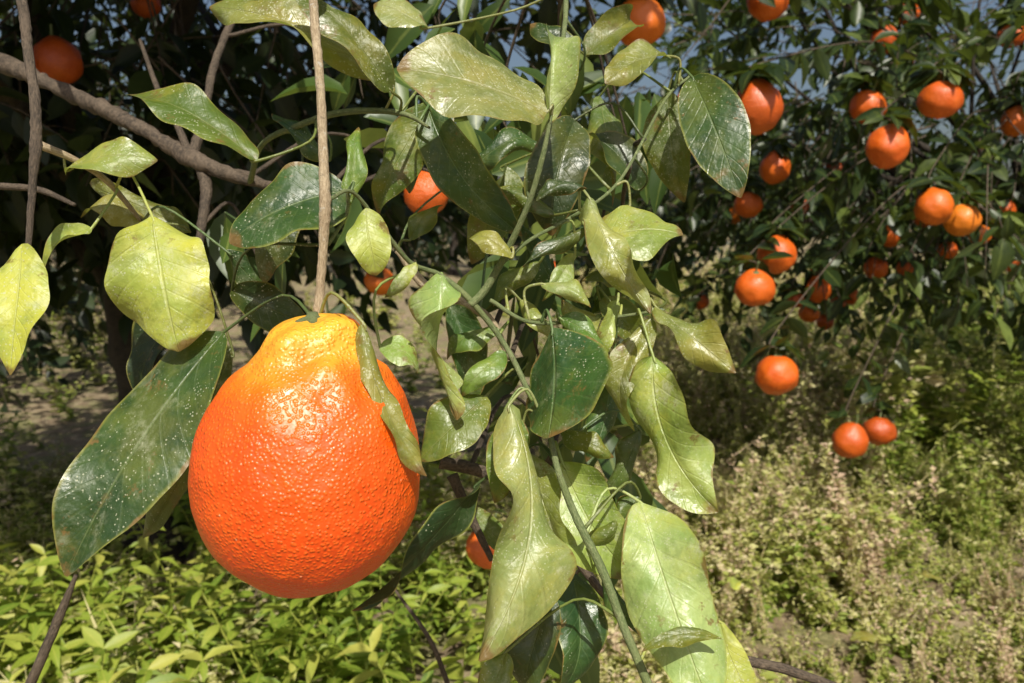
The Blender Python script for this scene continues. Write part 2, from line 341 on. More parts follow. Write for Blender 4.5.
# ---- individually modelled leaves
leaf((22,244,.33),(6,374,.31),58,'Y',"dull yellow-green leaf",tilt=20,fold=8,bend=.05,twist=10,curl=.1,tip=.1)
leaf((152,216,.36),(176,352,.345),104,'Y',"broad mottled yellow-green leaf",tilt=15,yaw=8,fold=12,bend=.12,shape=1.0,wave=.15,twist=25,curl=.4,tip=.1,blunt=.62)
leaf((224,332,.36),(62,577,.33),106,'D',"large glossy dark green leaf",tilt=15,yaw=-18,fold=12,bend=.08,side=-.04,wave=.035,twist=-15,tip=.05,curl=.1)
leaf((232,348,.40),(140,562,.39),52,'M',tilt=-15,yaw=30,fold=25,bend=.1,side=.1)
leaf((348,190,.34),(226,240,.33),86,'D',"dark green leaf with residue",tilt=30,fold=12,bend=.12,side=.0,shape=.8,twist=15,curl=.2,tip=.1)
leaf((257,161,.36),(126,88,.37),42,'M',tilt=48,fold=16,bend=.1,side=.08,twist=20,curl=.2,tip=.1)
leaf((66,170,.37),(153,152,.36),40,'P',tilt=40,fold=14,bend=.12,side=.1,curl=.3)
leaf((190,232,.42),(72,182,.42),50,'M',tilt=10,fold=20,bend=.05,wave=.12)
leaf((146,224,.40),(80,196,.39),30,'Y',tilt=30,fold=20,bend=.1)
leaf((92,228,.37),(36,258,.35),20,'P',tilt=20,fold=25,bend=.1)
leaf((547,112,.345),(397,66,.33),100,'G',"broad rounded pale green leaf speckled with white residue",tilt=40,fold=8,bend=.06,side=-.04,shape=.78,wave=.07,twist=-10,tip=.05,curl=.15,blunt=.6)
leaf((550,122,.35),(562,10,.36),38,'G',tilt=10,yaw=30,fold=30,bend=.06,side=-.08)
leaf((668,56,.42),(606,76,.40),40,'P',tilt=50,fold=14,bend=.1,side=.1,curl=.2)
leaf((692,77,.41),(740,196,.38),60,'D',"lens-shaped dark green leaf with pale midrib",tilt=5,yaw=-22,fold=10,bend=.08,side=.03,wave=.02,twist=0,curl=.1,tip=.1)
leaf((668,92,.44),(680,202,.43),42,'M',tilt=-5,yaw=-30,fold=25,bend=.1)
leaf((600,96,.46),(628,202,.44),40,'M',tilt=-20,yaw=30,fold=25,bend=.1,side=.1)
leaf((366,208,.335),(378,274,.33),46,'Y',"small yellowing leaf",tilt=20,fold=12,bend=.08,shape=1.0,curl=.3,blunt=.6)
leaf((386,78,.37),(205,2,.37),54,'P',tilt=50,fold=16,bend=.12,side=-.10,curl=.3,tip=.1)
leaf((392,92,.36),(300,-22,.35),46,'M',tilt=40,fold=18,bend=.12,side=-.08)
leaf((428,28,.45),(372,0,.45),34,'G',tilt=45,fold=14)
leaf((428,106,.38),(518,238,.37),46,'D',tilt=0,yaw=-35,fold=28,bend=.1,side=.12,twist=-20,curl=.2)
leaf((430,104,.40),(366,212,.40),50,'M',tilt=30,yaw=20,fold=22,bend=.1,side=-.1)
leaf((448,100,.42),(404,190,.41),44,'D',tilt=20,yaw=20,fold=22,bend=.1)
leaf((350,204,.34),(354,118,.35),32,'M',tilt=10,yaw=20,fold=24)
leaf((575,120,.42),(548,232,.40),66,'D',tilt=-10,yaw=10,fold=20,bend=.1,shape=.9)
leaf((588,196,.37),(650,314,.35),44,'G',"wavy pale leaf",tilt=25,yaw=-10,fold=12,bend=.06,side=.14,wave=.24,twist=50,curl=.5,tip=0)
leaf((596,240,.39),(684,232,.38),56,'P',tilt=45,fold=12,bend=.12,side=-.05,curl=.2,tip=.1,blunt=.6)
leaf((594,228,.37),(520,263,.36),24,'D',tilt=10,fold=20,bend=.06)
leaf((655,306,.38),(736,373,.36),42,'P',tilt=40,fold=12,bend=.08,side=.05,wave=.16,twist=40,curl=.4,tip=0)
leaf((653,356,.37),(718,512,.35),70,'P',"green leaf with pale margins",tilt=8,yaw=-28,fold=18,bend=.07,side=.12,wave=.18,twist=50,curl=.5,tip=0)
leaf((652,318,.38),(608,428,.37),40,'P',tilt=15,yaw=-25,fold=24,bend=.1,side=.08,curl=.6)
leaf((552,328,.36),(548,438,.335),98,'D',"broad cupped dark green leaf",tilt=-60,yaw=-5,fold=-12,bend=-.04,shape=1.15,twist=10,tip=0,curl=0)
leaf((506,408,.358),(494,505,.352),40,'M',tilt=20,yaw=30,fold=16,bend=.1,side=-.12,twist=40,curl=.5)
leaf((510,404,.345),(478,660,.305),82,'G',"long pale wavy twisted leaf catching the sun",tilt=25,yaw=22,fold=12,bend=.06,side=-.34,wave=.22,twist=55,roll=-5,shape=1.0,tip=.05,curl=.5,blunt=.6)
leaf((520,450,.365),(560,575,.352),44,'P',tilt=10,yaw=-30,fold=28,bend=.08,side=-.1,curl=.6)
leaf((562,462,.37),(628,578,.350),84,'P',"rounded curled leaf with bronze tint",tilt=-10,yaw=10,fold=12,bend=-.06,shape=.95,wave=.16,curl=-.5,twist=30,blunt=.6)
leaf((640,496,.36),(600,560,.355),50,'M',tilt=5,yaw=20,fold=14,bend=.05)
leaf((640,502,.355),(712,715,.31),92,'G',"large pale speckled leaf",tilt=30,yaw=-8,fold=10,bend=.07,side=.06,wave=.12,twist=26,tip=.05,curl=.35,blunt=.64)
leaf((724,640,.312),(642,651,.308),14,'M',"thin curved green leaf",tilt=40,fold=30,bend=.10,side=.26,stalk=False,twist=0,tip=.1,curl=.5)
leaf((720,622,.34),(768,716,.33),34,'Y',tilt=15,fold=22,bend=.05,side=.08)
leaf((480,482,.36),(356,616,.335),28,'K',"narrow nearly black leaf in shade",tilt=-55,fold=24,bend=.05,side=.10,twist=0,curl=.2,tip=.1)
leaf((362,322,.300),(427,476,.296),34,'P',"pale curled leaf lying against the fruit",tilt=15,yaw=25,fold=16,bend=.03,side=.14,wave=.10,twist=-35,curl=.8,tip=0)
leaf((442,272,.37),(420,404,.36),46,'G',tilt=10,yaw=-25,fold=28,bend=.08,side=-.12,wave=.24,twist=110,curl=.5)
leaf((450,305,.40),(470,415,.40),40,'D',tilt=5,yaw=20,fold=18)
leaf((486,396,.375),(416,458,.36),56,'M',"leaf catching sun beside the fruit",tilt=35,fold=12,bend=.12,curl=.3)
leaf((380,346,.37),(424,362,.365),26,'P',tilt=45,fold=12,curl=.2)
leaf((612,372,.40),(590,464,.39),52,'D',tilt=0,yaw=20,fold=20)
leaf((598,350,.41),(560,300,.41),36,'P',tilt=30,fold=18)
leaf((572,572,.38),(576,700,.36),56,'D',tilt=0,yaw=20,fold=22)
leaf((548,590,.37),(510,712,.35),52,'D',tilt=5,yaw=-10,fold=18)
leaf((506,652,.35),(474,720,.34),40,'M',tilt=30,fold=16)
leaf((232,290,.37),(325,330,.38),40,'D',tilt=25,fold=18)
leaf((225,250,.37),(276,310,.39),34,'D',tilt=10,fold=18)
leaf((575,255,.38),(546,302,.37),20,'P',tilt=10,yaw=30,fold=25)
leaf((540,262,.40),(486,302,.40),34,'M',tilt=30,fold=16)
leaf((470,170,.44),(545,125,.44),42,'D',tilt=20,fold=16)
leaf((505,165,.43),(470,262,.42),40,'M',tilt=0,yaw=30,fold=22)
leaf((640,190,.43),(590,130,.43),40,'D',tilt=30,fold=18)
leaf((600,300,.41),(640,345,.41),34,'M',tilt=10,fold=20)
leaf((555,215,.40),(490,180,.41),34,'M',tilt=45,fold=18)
leaf((585,55,.45),(645,10,.46),38,'M',tilt=30,fold=18)
leaf((580,70,.42),(530,20,.42),34,'D',tilt=40,fold=18)
leaf((645,290,.42),(585,262,.41),32,'M',tilt=40,fold=16)
leaf((300,200,.42),(250,285,.42),44,'D',tilt=10,yaw=-20,fold=20)
leaf((190,290,.48),(120,395,.46),50,'K',tilt=0,fold=18)
leaf((500,330,.39),(440,350,.385),24,'M',tilt=40,fold=18)
leaf((330,160,.40),(270,110,.41),30,'D',tilt=20,fold=18)
leaf((640,430,.40),(600,500,.40),42,'D',tilt=0,fold=20)
leaf((520,225,.44),(560,300,.43),36,'D',tilt=-10,fold=20)
leaf((610,330,.40),(570,395,.40),34,'Y',tilt=25,fold=22)
leaf((410,240,.40),(440,200,.40),26,'M',tilt=25,fold=20)
leaf((520,300,.39),(556,342,.38),26,'P',tilt=35,fold=20)
leaf((540,284,.365),(594,300,.355),24,'G',tilt=40,fold=16)
leaf((560,318,.37),(610,352,.36),30,'M',tilt=20,fold=16,curl=.6)
leaf((618,300,.375),(596,366,.365),24,'P',tilt=20,yaw=20,fold=22,curl=.5)
leaf((532,200,.36),(586,176,.36),24,'D',tilt=35,fold=18)
leaf((512,258,.36),(468,228,.36),22,'Y',tilt=30,fold=18,curl=.4)
leaf((560,430,.37),(616,452,.36),32,'M',tilt=10,fold=18)
leaf((506,352,.375),(458,392,.365),28,'M',tilt=25,fold=18,curl=.5)
leaf((604,582,.36),(650,640,.35),30,'D',tilt=10,fold=18)
leaf((416,262,.36),(392,300,.355),20,'P',tilt=30,fold=18)
leaf((562,470,.38),(536,530,.37),36,'D',tilt=-10,fold=18)
leaf((600,318,.38),(560,352,.37),24,'G',tilt=30,fold=18)
leaf((630,205,.40),(592,250,.39),24,'P',tilt=30,fold=20,curl=.6)
leaf((470,508,.43),(512,560,.43),24,'M',tilt=25,fold=18,curl=.3)

# ---- crown machinery
ST=[(0,0.02),(0.14,0.55),(0.38,1.0),(0.65,0.85),(0.86,0.42),(1,0.02)]
def template():
    V=[];UV=[]
    for x,wd in ST:
        for q in (-1,0,1):
            V.append((x,q*wd,abs(q)*wd)); UV.append((x,0.5+q/2))
    Fc=[]
    for i in range(len(ST)-1):
        for j in range(2): a=i*3+j; Fc.append((a,a+1,a+4,a+3))
    return np.array(V),np.array(UV),np.array(Fc)
TV,TUV,TF=template()
def norm(a): return a/np.maximum(1e-9,np.linalg.norm(a,axis=1,keepdims=True))
def scatter(base,dirs,nrm,length,width,rnd):
    dirs=norm(dirs); side=norm(np.cross(dirs,nrm)); n=np.cross(side,dirs)
    N=len(base); k=len(TV)
    curv=rng.uniform(-0.3,1.7,N)[:,None,None]; fold=rng.uniform(.02,.36,N)[:,None,None]
    V=base[:,None,:]+dirs[:,None,:]*TV[None,:,0:1]*length[:,None,None]+side[:,None,:]*TV[None,:,1:2]*width[:,None,None]/2
    V=V+n[:,None,:]*(TV[None,:,2:3]*fold*width[:,None,None]-(TV[None,:,0:1]**2)*0.3*curv*length[:,None,None])
    Fc=(TF[None]+np.arange(N)[:,None,None]*k).reshape(-1,4)
    return V.reshape(-1,3),np.tile(TUV,(N,1)),Fc,np.repeat(rnd,k)
fruit_pos=[]
def keep_mask(P,prob=.68):
    m=np.ones(len(P),bool); cc=np.array(C)
    for q,r,pr_ in fruit_pos:
        q=np.array(q); m&=np.linalg.norm(P-q,axis=1)>r*1.15
        ax=q-cc; L=np.linalg.norm(ax); ax/=L       # fruit hangs on the outside of the crown: thin the leaves before it
        t=(P-cc)@ax; dd=np.linalg.norm(P-cc-t[:,None]*ax,axis=1)
        m&=~((t<L)&(t>L-0.9)&(dd<r*1.05+(.04 if pr_>.95 else .015))&(rng.random(len(P))<max(prob,pr_)))
    return m
def crown(cen,rad,ntw,per,llen,zmin,gap=0.0,inner=0.5,clumpf=2.2,seed=0,reject=None,twigr=0.0016,extra=None):
    tw=[]
    vols=[(cen,rad,ntw,inner)]+(extra or [])
    for cen,rad,ntw,inner in vols:
        cen=np.array(cen);rad=np.array(rad); tries=0; cnt=0
        while cnt<ntw and tries<ntw*30:
            tries+=1
            d=rng.normal(size=3); d/=np.linalg.norm(d); r=inner+(1-inner)*rng.random()**0.6
            bumpy=1+0.18*noise.noise(Vector(d*2.3)+Vector((seed,0,0)))
            p=cen+d*rad*r*bumpy
            if p[2]<zmin+0.12*noise.noise(Vector((p[0]*2,p[1]*2,seed))): continue
            if noise.noise(Vector(p*clumpf)+Vector((seed*3.3,0,0)))<gap: continue
            if reject is not None and reject(p): continue
            tw.append((p,d)); cnt+=1
    p0=np.array([t[0] for t in tw]); dd=np.array([t[1] for t in tw]); n=len(tw)
    dd=norm(dd+rng.normal(size=(n,3))*0.45+np.array([0,0,-0.45])); L=rng.uniform(0.18,0.34,n)*llen/0.08
    B=[];Dr=[];Nn=[]
    for i,t in enumerate(np.linspace(0.05,1,per)):
        pos=p0+dd*(L*t)[:,None]+np.array([0,0,-1])*(0.25*L*t*t)[:,None]
        a=rng.normal(size=(n,3)); a=norm(a-dd*(a*dd).sum(1,keepdims=True))
        B.append(pos+a*0.006); Dr.append(norm(dd*0.55+a*0.9+np.array([0,0,-0.35]))); Nn.append(norm(np.array([0,-0.15,1.0])+rng.normal(size=(n,3))*0.6))
    B=np.concatenate(B);Dr=np.concatenate(Dr);Nn=np.concatenate(Nn); ll=rng.uniform(0.6,1.25,len(B))*llen; wd=ll*rng.uniform(0.36,0.58,len(B))
    m=keep_mask(B+Dr*ll[:,None]*0.5)
    tone=np.tile(rng.normal(size=n)*.13,per)
    rnd=np.clip(rng.beta(1.6,2.6,len(B))+tone+np.where(rng.random(len(B))<0.10,0.45,0),0,1)
    leaves=scatter(B[m],Dr[m],Nn[m],ll[m],wd[m],rnd[m])
    st=np.linspace(-0.5,1,6); sec=[]
    up=norm(np.cross(dd,rng.normal(size=(n,3)))); sd2=np.cross(dd,up)
    for t in st:
        pos=p0+dd*(L*t)[:,None]+np.array([0,0,-1])*(0.25*L*t*abs(t))[:,None]; r=twigr*llen/0.08*(1.25-t*0.75)
        for k in range(4):
            a=k*math.pi/2; sec.append(pos+up*math.cos(a)*r+sd2*math.sin(a)*r)
    S=np.stack(sec,1); q=[]
    for i in range(5):
        for k in range(4): q.append((i*4+k,i*4+(k+1)%4,i*4+4+(k+1)%4,i*4+4+k))
    q=np.array(q); tf=(q[None]+np.arange(n)[:,None,None]*24).reshape(-1,4)
    uv=np.tile(np.array([[i*0.1,k/4] for i in range(6) for k in range(4)]),(n,1))
    return leaves,(S.reshape(-1,3),uv,tf),p0
def skeleton(base,trunk_top,p0,nl,tr,seed):
    rr=random.Random(seed); parts=[]; base=Vector(base);top=Vector(trunk_top)
    trunk=tube([base+Vector((0,0,-0.05)),base.lerp(top,.12),base.lerp(top,.5)+Vector((.02,.01,0)),top],[tr*1.7,tr*1.15,tr,tr*.85],8,16,.25)
    idx=[rr.randrange(len(p0)) for _ in range(nl)]; ends=[Vector(p0[i]) for i in idx]
    mids=[]
    for e in ends:
        m=top.lerp(e,.5)+Vector((rr.uniform(-.1,.1),rr.uniform(-.1,.1),rr.uniform(0,.2)))
        mids.append(m); v,u,f,_=tube([top-Vector((0,0,.05)),top.lerp(m,.5)+Vector((0,0,.05)),m,m.lerp(e,.6),e],[tr*.5,tr*.38,tr*.26,tr*.16,tr*.05],5,8,.25); parts.append((v,u,f))
    for i in range(nl*5):
        e=Vector(p0[rr.randrange(len(p0))]); m=min(mids,key=lambda q:(q-e).length)
        c=m.lerp(e,.5)+Vector((rr.uniform(-.08,.08),rr.uniform(-.08,.08),rr.uniform(0,.12)))
        v,u,f,_=tube([m,c,e],[tr*.15,tr*.1,tr*.04],5,6,.2); parts.append((v,u,f))
    return trunk,parts
def build_tree(tree,cen,rad,ntw,per,llen,zmin,trunk_top,mat,nl,tr,seed,gap=-0.15,inner=.5,reject=None,clumpf=2.2,extra=None):
    lv,tw,p0=crown(cen,rad,ntw,per,llen,zmin,gap,inner,clumpf,seed,reject,extra=extra)
    o=tree.location; on=np.array(o)
    obj("crown",mesh_np("crown",lv[0]-on,lv[2],mat,lv[1],lv[3]),o,tree)
    t=obj("twigs",mesh_np("twigs",tw[0]-on,tw[2],M_bark,tw[1]),o,tree); t["kind"]="stuff"
    trunk,parts=skeleton(o,trunk_top,p0,nl,tr,seed)
    obj("trunk",mesh_np("trunk",[v-o for v in trunk[0]],trunk[2],M_trunk,trunk[1]),o,tree)
    V,UV,Fc=join(parts); obj("limbs",mesh_np("limbs",[v-o for v in V],Fc,M_trunk,UV),o,tree)

# ------------------------------------------------------------------ fruit on the trees
FR=[(640,22,50),(757,108,49),(692,104,34),(768,0,40),(868,107,35),(888,147,41),(940,100,41),(934,207,36),(962,220,34),(884,40,26),(907,14,24),
(777,255,37),(755,288,39),(775,168,30),(748,205,28),(850,296,18),(876,268,23),(818,290,25),(809,313,21),(700,301,18),(777,375,42),(850,441,34),(879,431,32),
(890,235,24),(968,286,16),(1016,122,28),(1012,36,26),(426,194,44),(380,281,30),(338,346,58),(490,547,48),(57,62,46),(146,4,28),(533,316,26),(735,215,20),(925,215,24),(1003,210,22),(820,270,18),
(838,304,16),(862,250,17),(825,322,17),(584,328,24),(560,268,20),(905,60,18),(800,205,20),(990,150,20),(835,170,18),(905,268,16),(948,250,18),(1010,262,18),(795,300,18),(980,235,20)]
DOV={(426,194):.95,(380,281):1.5,(338,346):.72,(490,547):.85,(57,62):1.45,(146,4):1.8,(533,316):1.6,(584,328):1.5,(560,268):1.5,(879,431):2.30,(905,60):3.4,(800,205):3.2,(990,150):3.2,(835,170):3.3,(905,268):3.5,(948,250):3.0,(1010,262):3.0,(795,300):3.0,(980,235):2.8}
PRV={(850,441):.99,(879,431):.99,(757,108):.85,(777,375):.9}
fr=[]
for u,v,s in FR:
    d=DOV.get((u,v),.094*FPX/s); p=W(u,v,d); r=s/2/FPX*d; fr.append((p,r,d)); fruit_pos.append((p,r,PRV.get((u,v),0)))

# ------------------------------------------------------------------ background trees
def rejA(p):
    if p[2]>1.75: return p[1]<.5
    if p[2]<1.02 and p[0]>-.75: return True      # open underside: sunlit ground shows below the crown here
    return (Vector(p)-C).length<0.95 or (p[0]>0.12 and p[2]>1.05) or (p[1]<0.95)
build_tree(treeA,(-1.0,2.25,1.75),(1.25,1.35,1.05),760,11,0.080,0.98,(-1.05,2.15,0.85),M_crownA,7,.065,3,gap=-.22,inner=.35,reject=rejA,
   extra=[((-.85,1.3,2.15),(1.45,.85,.30),1050,.0),((-1.2,2.6,1.1),(1.2,.9,.35),180,0.),((-1.15,1.75,1.2),(.55,.35,.25),110,0.)])  # first volume: unseen overhead leaf layer, added to shade the left background
treeB=empty("orange_tree",(2.9,4.4,0),label="fruit-laden orange tree with glossy foliage darkened for partial shade",category="tree",group="orchard trees in a row")
def rejB(p): return p[0]<0.16*p[1]-0.12 or (p[1]<1.75)
build_tree(treeB,(1.95,3.55,1.35),(1.95,1.75,.95),1080,11,0.080,0.74,(2.8,4.3,0.8),M_crownB,12,.07,8,gap=-.03,inner=.3,reject=rejB,clumpf=2.6)
far=[((-3.4,4.7),2.0),((-3.9,8.2),2.4),((-1.0,13.5),3.2),((-6.5,9),2.8),((1.6,14.5),2.6),((-4.6,14),3.2)]
for i,((x,y),h) in enumerate(far):
    t=empty("orange_tree",(x,y,0),label="dense round orchard tree with dark foliage",category="tree",group="orchard trees in a row")
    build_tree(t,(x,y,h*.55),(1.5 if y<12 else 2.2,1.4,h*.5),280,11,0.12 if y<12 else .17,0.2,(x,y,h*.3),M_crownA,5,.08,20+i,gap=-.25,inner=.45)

# inner foliage of the foreground shoot
seedpts=[(430,150,.55),(480,200,.55),(560,170,.55),(600,240,.52),(540,290,.5),(620,300,.52),(540,360,.5),(590,400,.5),(630,150,.6),(500,100,.6),(380,150,.6),(560,80,.6),(610,100,.6),(530,410,.5),(590,470,.5),(560,620,.48),(250,240,.55),(480,60,.65),(350,60,.65),(440,10,.6)]
B=[];Dd=[];N0=[]
for (u,v,d) in seedpts:
    for _ in range(8):
        p=W(u+rng.normal()*24,v+rng.normal()*24,d+rng.normal()*.03)
        B.append(p); Dd.append(Vector((rng.normal()*.5,rng.normal()*.5,-.5+rng.normal()*.4))); N0.append(Vector((rng.normal()*.5,-.6+rng.normal()*.4,.6+rng.normal()*.4)))
B=np.array([tuple(x) for x in B]);Dd=np.array([tuple(x) for x in Dd]);N0=norm(np.array([tuple(x) for x in N0])); n=len(B)
ll=rng.uniform(.03,.060,n); m=keep_mask(B+norm(Dd)*ll[:,None]*.5,.95); lv=scatter(B[m],Dd[m],N0[m],ll[m],(ll*rng.uniform(.34,.50,n))[m],rng.beta(1.4,2,m.sum()))
on=np.array(treeA.location)
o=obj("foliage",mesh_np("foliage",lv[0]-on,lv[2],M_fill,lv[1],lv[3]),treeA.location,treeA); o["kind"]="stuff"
parts=[]
for (u,v,d) in seedpts:
    a=W(u,v,d); q=nearest(a)
    vv,uu,ff,_=tube([q,q.lerp(a,.5)+Vector((0,.01,.02)),a,a+Vector((0.01,0,-.03))],[.0015,.0012,.0009,.0005],6,6); parts.append((vv,uu,ff))
V,UV,Fc=join(parts); obj("twigs",mesh_np("twigs",[v-treeA.location for v in V],Fc,M_bark,UV),treeA.location,treeA)["kind"]="stuff"

# ------------------------------------------------------------------ main fruit
prof=[(319,2),(318,12),(318,24),(320.5,34),(326,41.5),(335,46.5),(345,51.5),(356,60),(370,73),(386,87),(405,98),(428,107),(452,112.5),(476,113.5),(500,111.5),(522,105),(543,94),(560,80),(574,62),(583,43),(588.5,22),(590,6)]
k=D/FPX; cy=470
pp,_=catmull([Vector((r,0,-(y-cy))) for y,r in prof],[1]*len(prof),8); NS=220; V=[];Fc=[];UV=[]
for i,p in enumerate(pp):
    for j in range(NS):
        a=2*math.pi*j/NS; r=p.x*k*.985; z=p.z*k
        q=Vector((math.cos(a)*r,math.sin(a)*r,z))
        top=min(1,max(0,(z-0.022)/0.03))
        r2=r*(1+0.018*noise.noise(q*28)+top*(0.050*math.sin(a*4+0.8+z*40)+.05*math.sin(a*7+2)+.10*noise.noise(q*110))+0.009*noise.noise(q*85)+.004*noise.noise(q*220))
        zz=z+0.0016*noise.noise(q*75)*(1+1.8*top)
        V.append(Vector((math.cos(a)*r2+max(0,z)*0.07,math.sin(a)*r2,zz))); UV.append((j/NS,i/len(pp)))
for i in range(len(pp)-1):
    for j in range(NS):
        a=i*NS+j;b=i*NS+(j+1)%NS; Fc.append((b,a,a+NS,b+NS))
for idx,e in ((0,0),((len(pp)-1)*NS,1)):
    c0=sum((V[idx+j] for j in range(NS)),Vector())/NS; V.append(c0);UV.append((0,0)); c=len(V)-1
    for j in range(0,NS,2):
        a=idx+j;b=idx+(j+1)%NS;d2=idx+(j+2)%NS; Fc.append((c,a,b,d2) if e==0 else (c,d2,b,a))
oc=W(308,cy,D)
mainf=obj("orange",mesh_np("orange",V,Fc,M_rind,UV),oc,label="large pear-shaped ripe orange with yellow neck hanging from a stem",category="fruit")
def calyx(r,h):
    V=[];Fc=[];UV=[];n=40
    for i,(rr,z) in enumerate([(0.0,h),(0.35,h),(0.45,h*.5),(.75,h*.25),(1.0,0.0),(1.0,-h*.3),(.6,-h*.4)]):
        for j in range(n):
            a=2*math.pi*j/n; s=1+ (0.28*math.cos(5*a) if rr>.5 else 0)
            V.append(Vector((math.cos(a)*rr*r*s,math.sin(a)*rr*r*s,z))); UV.append((0.1*i,j/n))
    for i in range(6):
        for j in range(n):
            a=i*n+j;b=i*n+(j+1)%n; Fc.append((a,a+n,b+n,b))
    return V,UV,Fc
v,u,f=calyx(.0055,.003)
obj("stem_cap",mesh_np("stem_cap",v,f,M_green,u),oc+Vector((0.0042,0,(cy-318.5)*k)),mainf)

def small_orange(seed,el,neck):
    V=[];UV=[];Fc=[];nr,ns=28,40
    for i in range(nr+1):
        th=math.pi*(0.004+0.992*i/nr)
        for j in range(ns):
            a=2*math.pi*j/ns; d=Vector((math.sin(th)*math.cos(a),math.sin(th)*math.sin(a),math.cos(th)))
            r=1+0.08*noise.noise(d*1.7+Vector((seed*9,0,0)))+0.025*noise.noise(d*6)
            p=d*r; p.z*=el
            if neck and d.z>0: p.z+=neck*math.exp(-((1-d.z)/.12))
            else: p.z-=0.05*math.exp(-((1-abs(d.z))/.02))
            V.append(p*0.04); UV.append((j/ns,i/nr))
    for i in range(nr):
        for j in range(ns):
            a=i*ns+j;b=i*ns+(j+1)%ns; Fc.append((b,a,a+ns,b+ns)[::-1])
    return mesh_np("orange",V,Fc,M_rind2,UV)
vars_=[(small_orange(1,.95,0),.95*.04),(small_orange(2,1.02,.16),1.12*.04),(small_orange(3,.88,0),.88*.04),(small_orange(4,1.0,.08),1.04*.04)]
v,u,f=calyx(.006,.003); tv,tu,tf,_=tube([Vector((0,0,0)),Vector((.001,0,.01)),Vector((.003,.002,.025))],[.0022,.0018,.0018],5,8)
v,u,f=join([(v,u,f),(tv,tu,tf)]); stem_me=mesh_np("stem",v,f,M_green,u)
B=[];Dd=[];N0=[]; hubB=Vector((2.2,3.6,1.5))
for i,(p,r,d) in enumerate(fr):
    me,top=vars_[i%4]; o=obj("orange",me,p); s=r/.04; o.scale=(s,s,s)
    o.rotation_euler=(random.uniform(-.3,.3),random.uniform(-.3,.3),random.uniform(0,6.28))
    o["label"]="ripe round orange hanging among dark leaves"; o["category"]="fruit"; o["group"]="oranges hanging on the trees"
    st=bpy.data.objects.new("stem",stem_me); col.objects.link(st); st.parent=o; st.location=(0,0,top-.002)
    if p.x<0.2: continue
    tp=p+Vector((0,0,r+.012)); e=p.lerp(hubB,.5)+Vector((0,0,.1))
    vv,uu,ff,P=tube([tp,tp+Vector((.02,.07,.035)),p.lerp(e,.5)+Vector((0,0,.10)),e],[.0016,.0016,.002,.004],8,6)
    obj("shoot",mesh_np("shoot",[q-tp for q in vv],ff,M_bark,uu),tp,treeB)
    for q in P[1:18]:
        for _ in range(2): B.append(tuple(q)); Dd.append((rng.normal()*.8,rng.normal()*.6-.1,-.45+rng.normal()*.4)); N0.append((rng.normal()*.5,-.3+rng.normal()*.5,1))
    for _ in range(11):
        a=rng.uniform(0,6.28); B.append(tuple(tp+Vector((math.cos(a)*.012,math.sin(a)*.012,.01)))); Dd.append((math.cos(a),math.sin(a)-.25,-.45+rng.normal()*.4)); N0.append((rng.normal()*.3,rng.normal()*.3,1))
B=np.array(B);Dd=np.array(Dd); N0=norm(np.array(N0)); n=len(B); ll=rng.uniform(.05,.085,n)
m=keep_mask(B+norm(Dd)*ll[:,None]*.5,.45)
lv=scatter(B[m],Dd[m],N0[m],ll[m],ll[m]*.45,rng.beta(1.6,2.4,m.sum()))
on=np.array(treeB.location)
obj("foliage",mesh_np("foliage",lv[0]-on,lv[2],M_crownB,lv[1],lv[3]),treeB.location,treeB)["kind"]="stuff"

# ------------------------------------------------------------------ ground
def gz(x,y): return 0.03*noise.noise(Vector((x*.9,y*.9,0)))+0.012*noise.noise(Vector((x*4,y*4,3))) if abs(x)<14 and y<20 else 0.0
g=np.concatenate([[-300,-120,-50,-25],np.linspace(-14,14,113),[25,50,120,300]]); gy=np.concatenate([[-60,-20,-5],np.linspace(-2,18,101),[30,60,150,400]])
V=[];Fc=[]
for y in gy:
    for x in g: V.append((x,y,gz(x,y)))
nx=len(g)
for i in range(len(gy)-1):
    for j in range(nx-1): a=i*nx+j; Fc.append((a,a+1,a+nx+1,a+nx))
b=NB("soil"); tc=b.new("ShaderNodeTexCoord"); P=tc.outputs["Object"]
base=b.mix(b.ss(b.noise(P,1.6,5,.6),.35,.65),(0.18,0.125,0.075),(0.30,0.22,0.13))
base=b.mix(b.ss(b.noise(P,22,6,.7),.45,.62),base,(0.42,0.33,0.21))
base=b.mix(b.ss(b.noise(P,7,4,.6),.46,.60,0,.6),base,(0.20,0.22,0.06))
pr=b.new("ShaderNodeBsdfPrincipled"); b.L(base,pr.inputs["Base Color"]); pr.inputs["Roughness"].default_value=.95
b.L(b.bump(b.noise(P,35,6,.7),1.0,.02),pr.inputs["Normal"]); b.L(pr.outputs[0],b.out.inputs[0])
obj("ground",mesh_np("ground",V,Fc,b.m),kind="structure",label="dry brown soil under weeds and leaf litter")

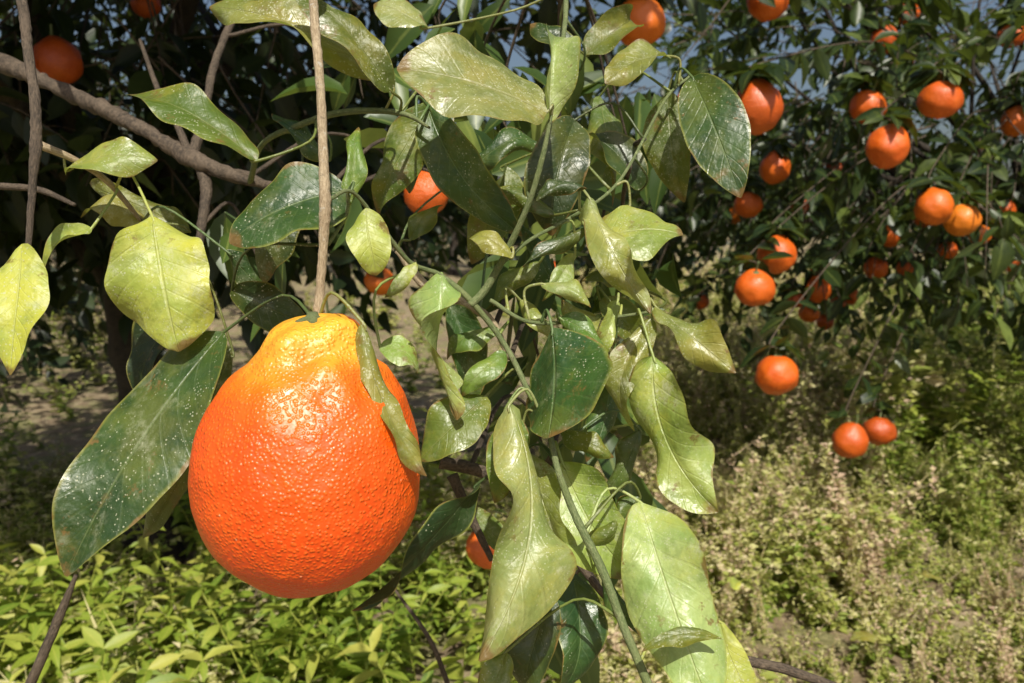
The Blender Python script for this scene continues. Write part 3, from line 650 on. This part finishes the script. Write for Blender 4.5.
# ------------------------------------------------------------------ weed carpet
def weed_template(seed,tall,nodes,lsz,spread,feather=False,fat=.26):
    r=np.random.default_rng(seed); V=[];Fc=[];Rn=[]
    def lf(p,d,nn,L,wd,c):
        d=d/np.linalg.norm(d); s=np.cross(d,nn); s/=np.linalg.norm(s)+1e-9; n=np.cross(s,d); i=len(V)
        V.extend([p,p+d*L*.45+s*wd+n*wd*.4,p+d*L-n*L*.15,p+d*L*.45-s*wd+n*wd*.4]); Rn.extend([c]*4)
        Fc.append((i,i+1,i+2)); Fc.append((i,i+2,i+3))
    for st in range(3):
        lean=r.normal(size=2)*spread; base=np.array([r.normal()*.015,r.normal()*.015,0]); H=tall*r.uniform(.6,1.15); prev=base
        for kx in range(nodes):
            t=(kx+1)/nodes; p=base+np.array([lean[0]*t*t*H,lean[1]*t*t*H,H*t])
            side=np.array([.0013,0,0]) if kx%2 else np.array([0,.0013,0]); i=len(V)
            V.extend([prev-side,prev+side,p]); Rn.extend([.9]*3); Fc.append((i,i+1,i+2)); prev=p
            ft=feather and t>.3
            for m in range(9 if ft else (4 if t<.8 else 6)):
                a=r.uniform(0,6.28); d=np.array([math.cos(a),math.sin(a),r.uniform(-.1,.5)+(.4 if ft else 0)]); sz=(lsz*.42 if ft else lsz*(1.15-.55*t))*r.uniform(.6,1.2)
                pp_=p-np.array([0,0,r.uniform(0,H/nodes)])
                lf(pp_,d,np.array([0,-.5,1.])+r.normal(size=3)*.3,sz,sz*fat*(1.2 if ft else 1),float(np.clip(r.normal((.46 if ft else .12)+(.22*t if ft else .40*t*t),.2),0,1)))
    return np.array(V),np.array(Fc),np.array(Rn)
TW=[weed_template(100+i,[.13,.17,.20,.15,.18,.10][i],[5,6,7,5,6,4][i],[.034,.030,.028,.038,.026,.040][i],[.5,.35,.3,.6,.4,.8][i],fat=[.3,.26,.22,.34,.24,.36][i]) for i in range(6)]
TW+=[weed_template(200+i,[.19,.25,.16,.22][i],9,.030,.35,True) for i in range(4)]
TW+=[weed_template(300+i,[.12,.16,.10][i],7,[.020,.023,.017][i],.5,fat=.34) for i in range(3)]
def carpet(spots):
    Vs=[];Fs=[];Rs=[];o=0
    for (x,y,s,r,ti) in spots:
        tv,tf,tr=TW[ti]; a=rng.uniform(0,6.28); ca,sa=math.cos(a),math.sin(a)
        v=tv*s; v=np.stack([v[:,0]*ca-v[:,1]*sa+x,v[:,0]*sa+v[:,1]*ca+y,v[:,2]+gz(x,y)],1)
        Vs.append(v);Fs.append(tf+o);Rs.append(np.clip(tr+r,0,1)); o+=len(v)
    return np.concatenate(Vs),np.concatenate(Fs),np.concatenate(Rs)
spots=[]
for y0,y1,den,sc in ((.85,1.8,440,.85),(1.8,3.2,460,1.0),(3.2,6,160,1.25),(6,12,34,1.8)):
    area=(y1-y0)*(0.66*(y0+y1)+1.4)
    for _ in range(int(area*den)):
        y=rng.uniform(y0,y1); x=rng.uniform(-1,1)*(.66*y+.7)
        nn=noise.noise(Vector((x*2.2,y*2.2,9))); n2=noise.noise(Vector((x*5,y*5,19)))
        if y>3.0 and x<.08*y and rng.random()<.86: continue
        right=x>.05*y
        if not right and (rng.random()<.3 or n2<-.12): continue
        if right and n2<-.33: continue
        bank=x>.48*y and y>2.5
        dry=(.02 if right else -.08)+0.36*noise.noise(Vector((x*1.6,y*1.6,4)))+.5*n2+rng.normal()*.14-(0.22 if bank else 0)
        fe=right and not bank and rng.random()<.50+.6*n2
        ti=int(rng.integers(6,10)) if fe else (int(rng.integers(10,13)) if right and rng.random()<.65 else int(rng.integers(6)))
        hs=max(.5,1+1.1*nn)
        spots.append((x,y,sc*rng.uniform(.6,1.2)*hs*(.8 if fe and y<1.6 else 1)*(1.3 if bank else 1),dry,ti))
v,f,r=carpet(spots)
obj("weeds",mesh_np("weeds",v,f,M_weed,np.zeros((len(v),2))+.25,r,smooth=False),kind="stuff",label="low tangle of small sunlit green and straw-coloured weeds",category="weeds")
print("weed tris",len(f))

def broad_weed(seed):
    r=np.random.default_rng(seed); B=[];Dd=[];N=[];L=[];parts=[]
    for s in range(4):
        a=r.uniform(0,6.28); lean=Vector((math.cos(a),math.sin(a),0))*r.uniform(.05,.16); H=r.uniform(.2,.34)
        pts=[Vector((0,0,-.02)),Vector((0,0,H*.5))+lean*.4,Vector((0,0,H))+lean]
        vv,uu,ff,P=tube(pts,[.0025,.002,.001],5,5); parts.append((vv,[(.5,.5)]*len(vv),ff))
        for i,p in enumerate(P[2:]):
            for m in range(3):
                aa=i*1.3+m*2.1+r.normal()*.3; B.append(tuple(p)); Dd.append((math.cos(aa),math.sin(aa),r.uniform(-.2,.5))); N.append((r.normal()*.25,-.3+r.normal()*.25,1)); L.append(r.uniform(.032,.075)*(1.1-.35*i/len(P)))
    B=np.array(B);L=np.array(L)
    V,UV,Fc,Rn=scatter(B,np.array(Dd),norm(np.array(N)),L,L*(.27+.03*seed),np.clip(rng.beta(2,2,len(B))+.12*(seed-3),0,1))
    tv,tu,tf=join(parts); V=np.concatenate([V,np.array([tuple(x) for x in tv])]); Fc=np.concatenate([Fc,np.array(tf)+len(UV)]); UV=np.concatenate([UV,np.array(tu)]); Rn=np.concatenate([Rn,np.full(len(tv),.7)])
    return mesh_np("weed_plant",V,Fc,M_weedb,UV,Rn)
bw=[broad_weed(s) for s in (1,2,3,4,5)]
for i in range(78):
    if i<50: y=random.uniform(.95,1.9); x=random.uniform(-.75*y,.0*y)
    elif i<60: y=random.uniform(2.0,3.2); x=random.uniform(-.7*y,-.1)
    else: y=random.uniform(2.6,4.2); x=random.uniform(.48*y,.75*y)
    o=obj("weed_plant",bw[i%5],(x,y,gz(x,y)),label="leafy green weed with whorled leaves growing from soil",category="weed",group="leafy weeds under the trees")
    s=random.uniform(.5,1.2)*(1.25 if i>=60 else 1); o.scale=(s,s,s); o.rotation_euler=(random.uniform(-.2,.2),random.uniform(-.2,.2),random.uniform(0,6.28))
def fallen(p,ln,yaw,kind):
    g_=leaf_geo(Vector((0,0,0)),Vector((math.cos(yaw)*ln,math.sin(yaw)*ln,.006)),ln*.5,tilt=75,fold=10,bend=.08,comp=False,curl=.3,twist=10,seed=int(yaw*10))
    obj("fallen_leaf",mesh_np("fallen_leaf",g_[0],g_[2],M[kind],g_[1]),p,label="fallen yellow leaf lying on the weeds",category="leaf",group="fallen leaves on the weeds")
fallen(W(850,640,1.42),.06,.2,'Y')
for (u,v,d,yw) in ((735,590,1.5,1.2),(940,580,1.6,2.2),(690,620,1.4,.8),(905,520,1.9,2.8)): fallen(W(u,v,d),.045,yw,'Y')
n=5000; x=rng.uniform(-45,60,n); y=rng.uniform(38,44,n); hh=np.array([1.4+1.0*noise.noise(Vector((a*.25,0,0)))+.5*noise.noise(Vector((a*1.1,3,0))) for a in x]); z=rng.random(n)*np.maximum(hh,.6)
lv=scatter(np.stack([x,y,z],1),rng.normal(size=(n,3)),norm(rng.normal(size=(n,3))),rng.uniform(.5,1.0,n),rng.uniform(.4,.8,n),rng.beta(2,2,n))
obj("tree_line",mesh_np("tree_line",lv[0],lv[2],M_crownA,lv[1],lv[3]),kind="stuff",label="distant low row of dark trees",category="trees")
print("leaf parts",nleaf[0])
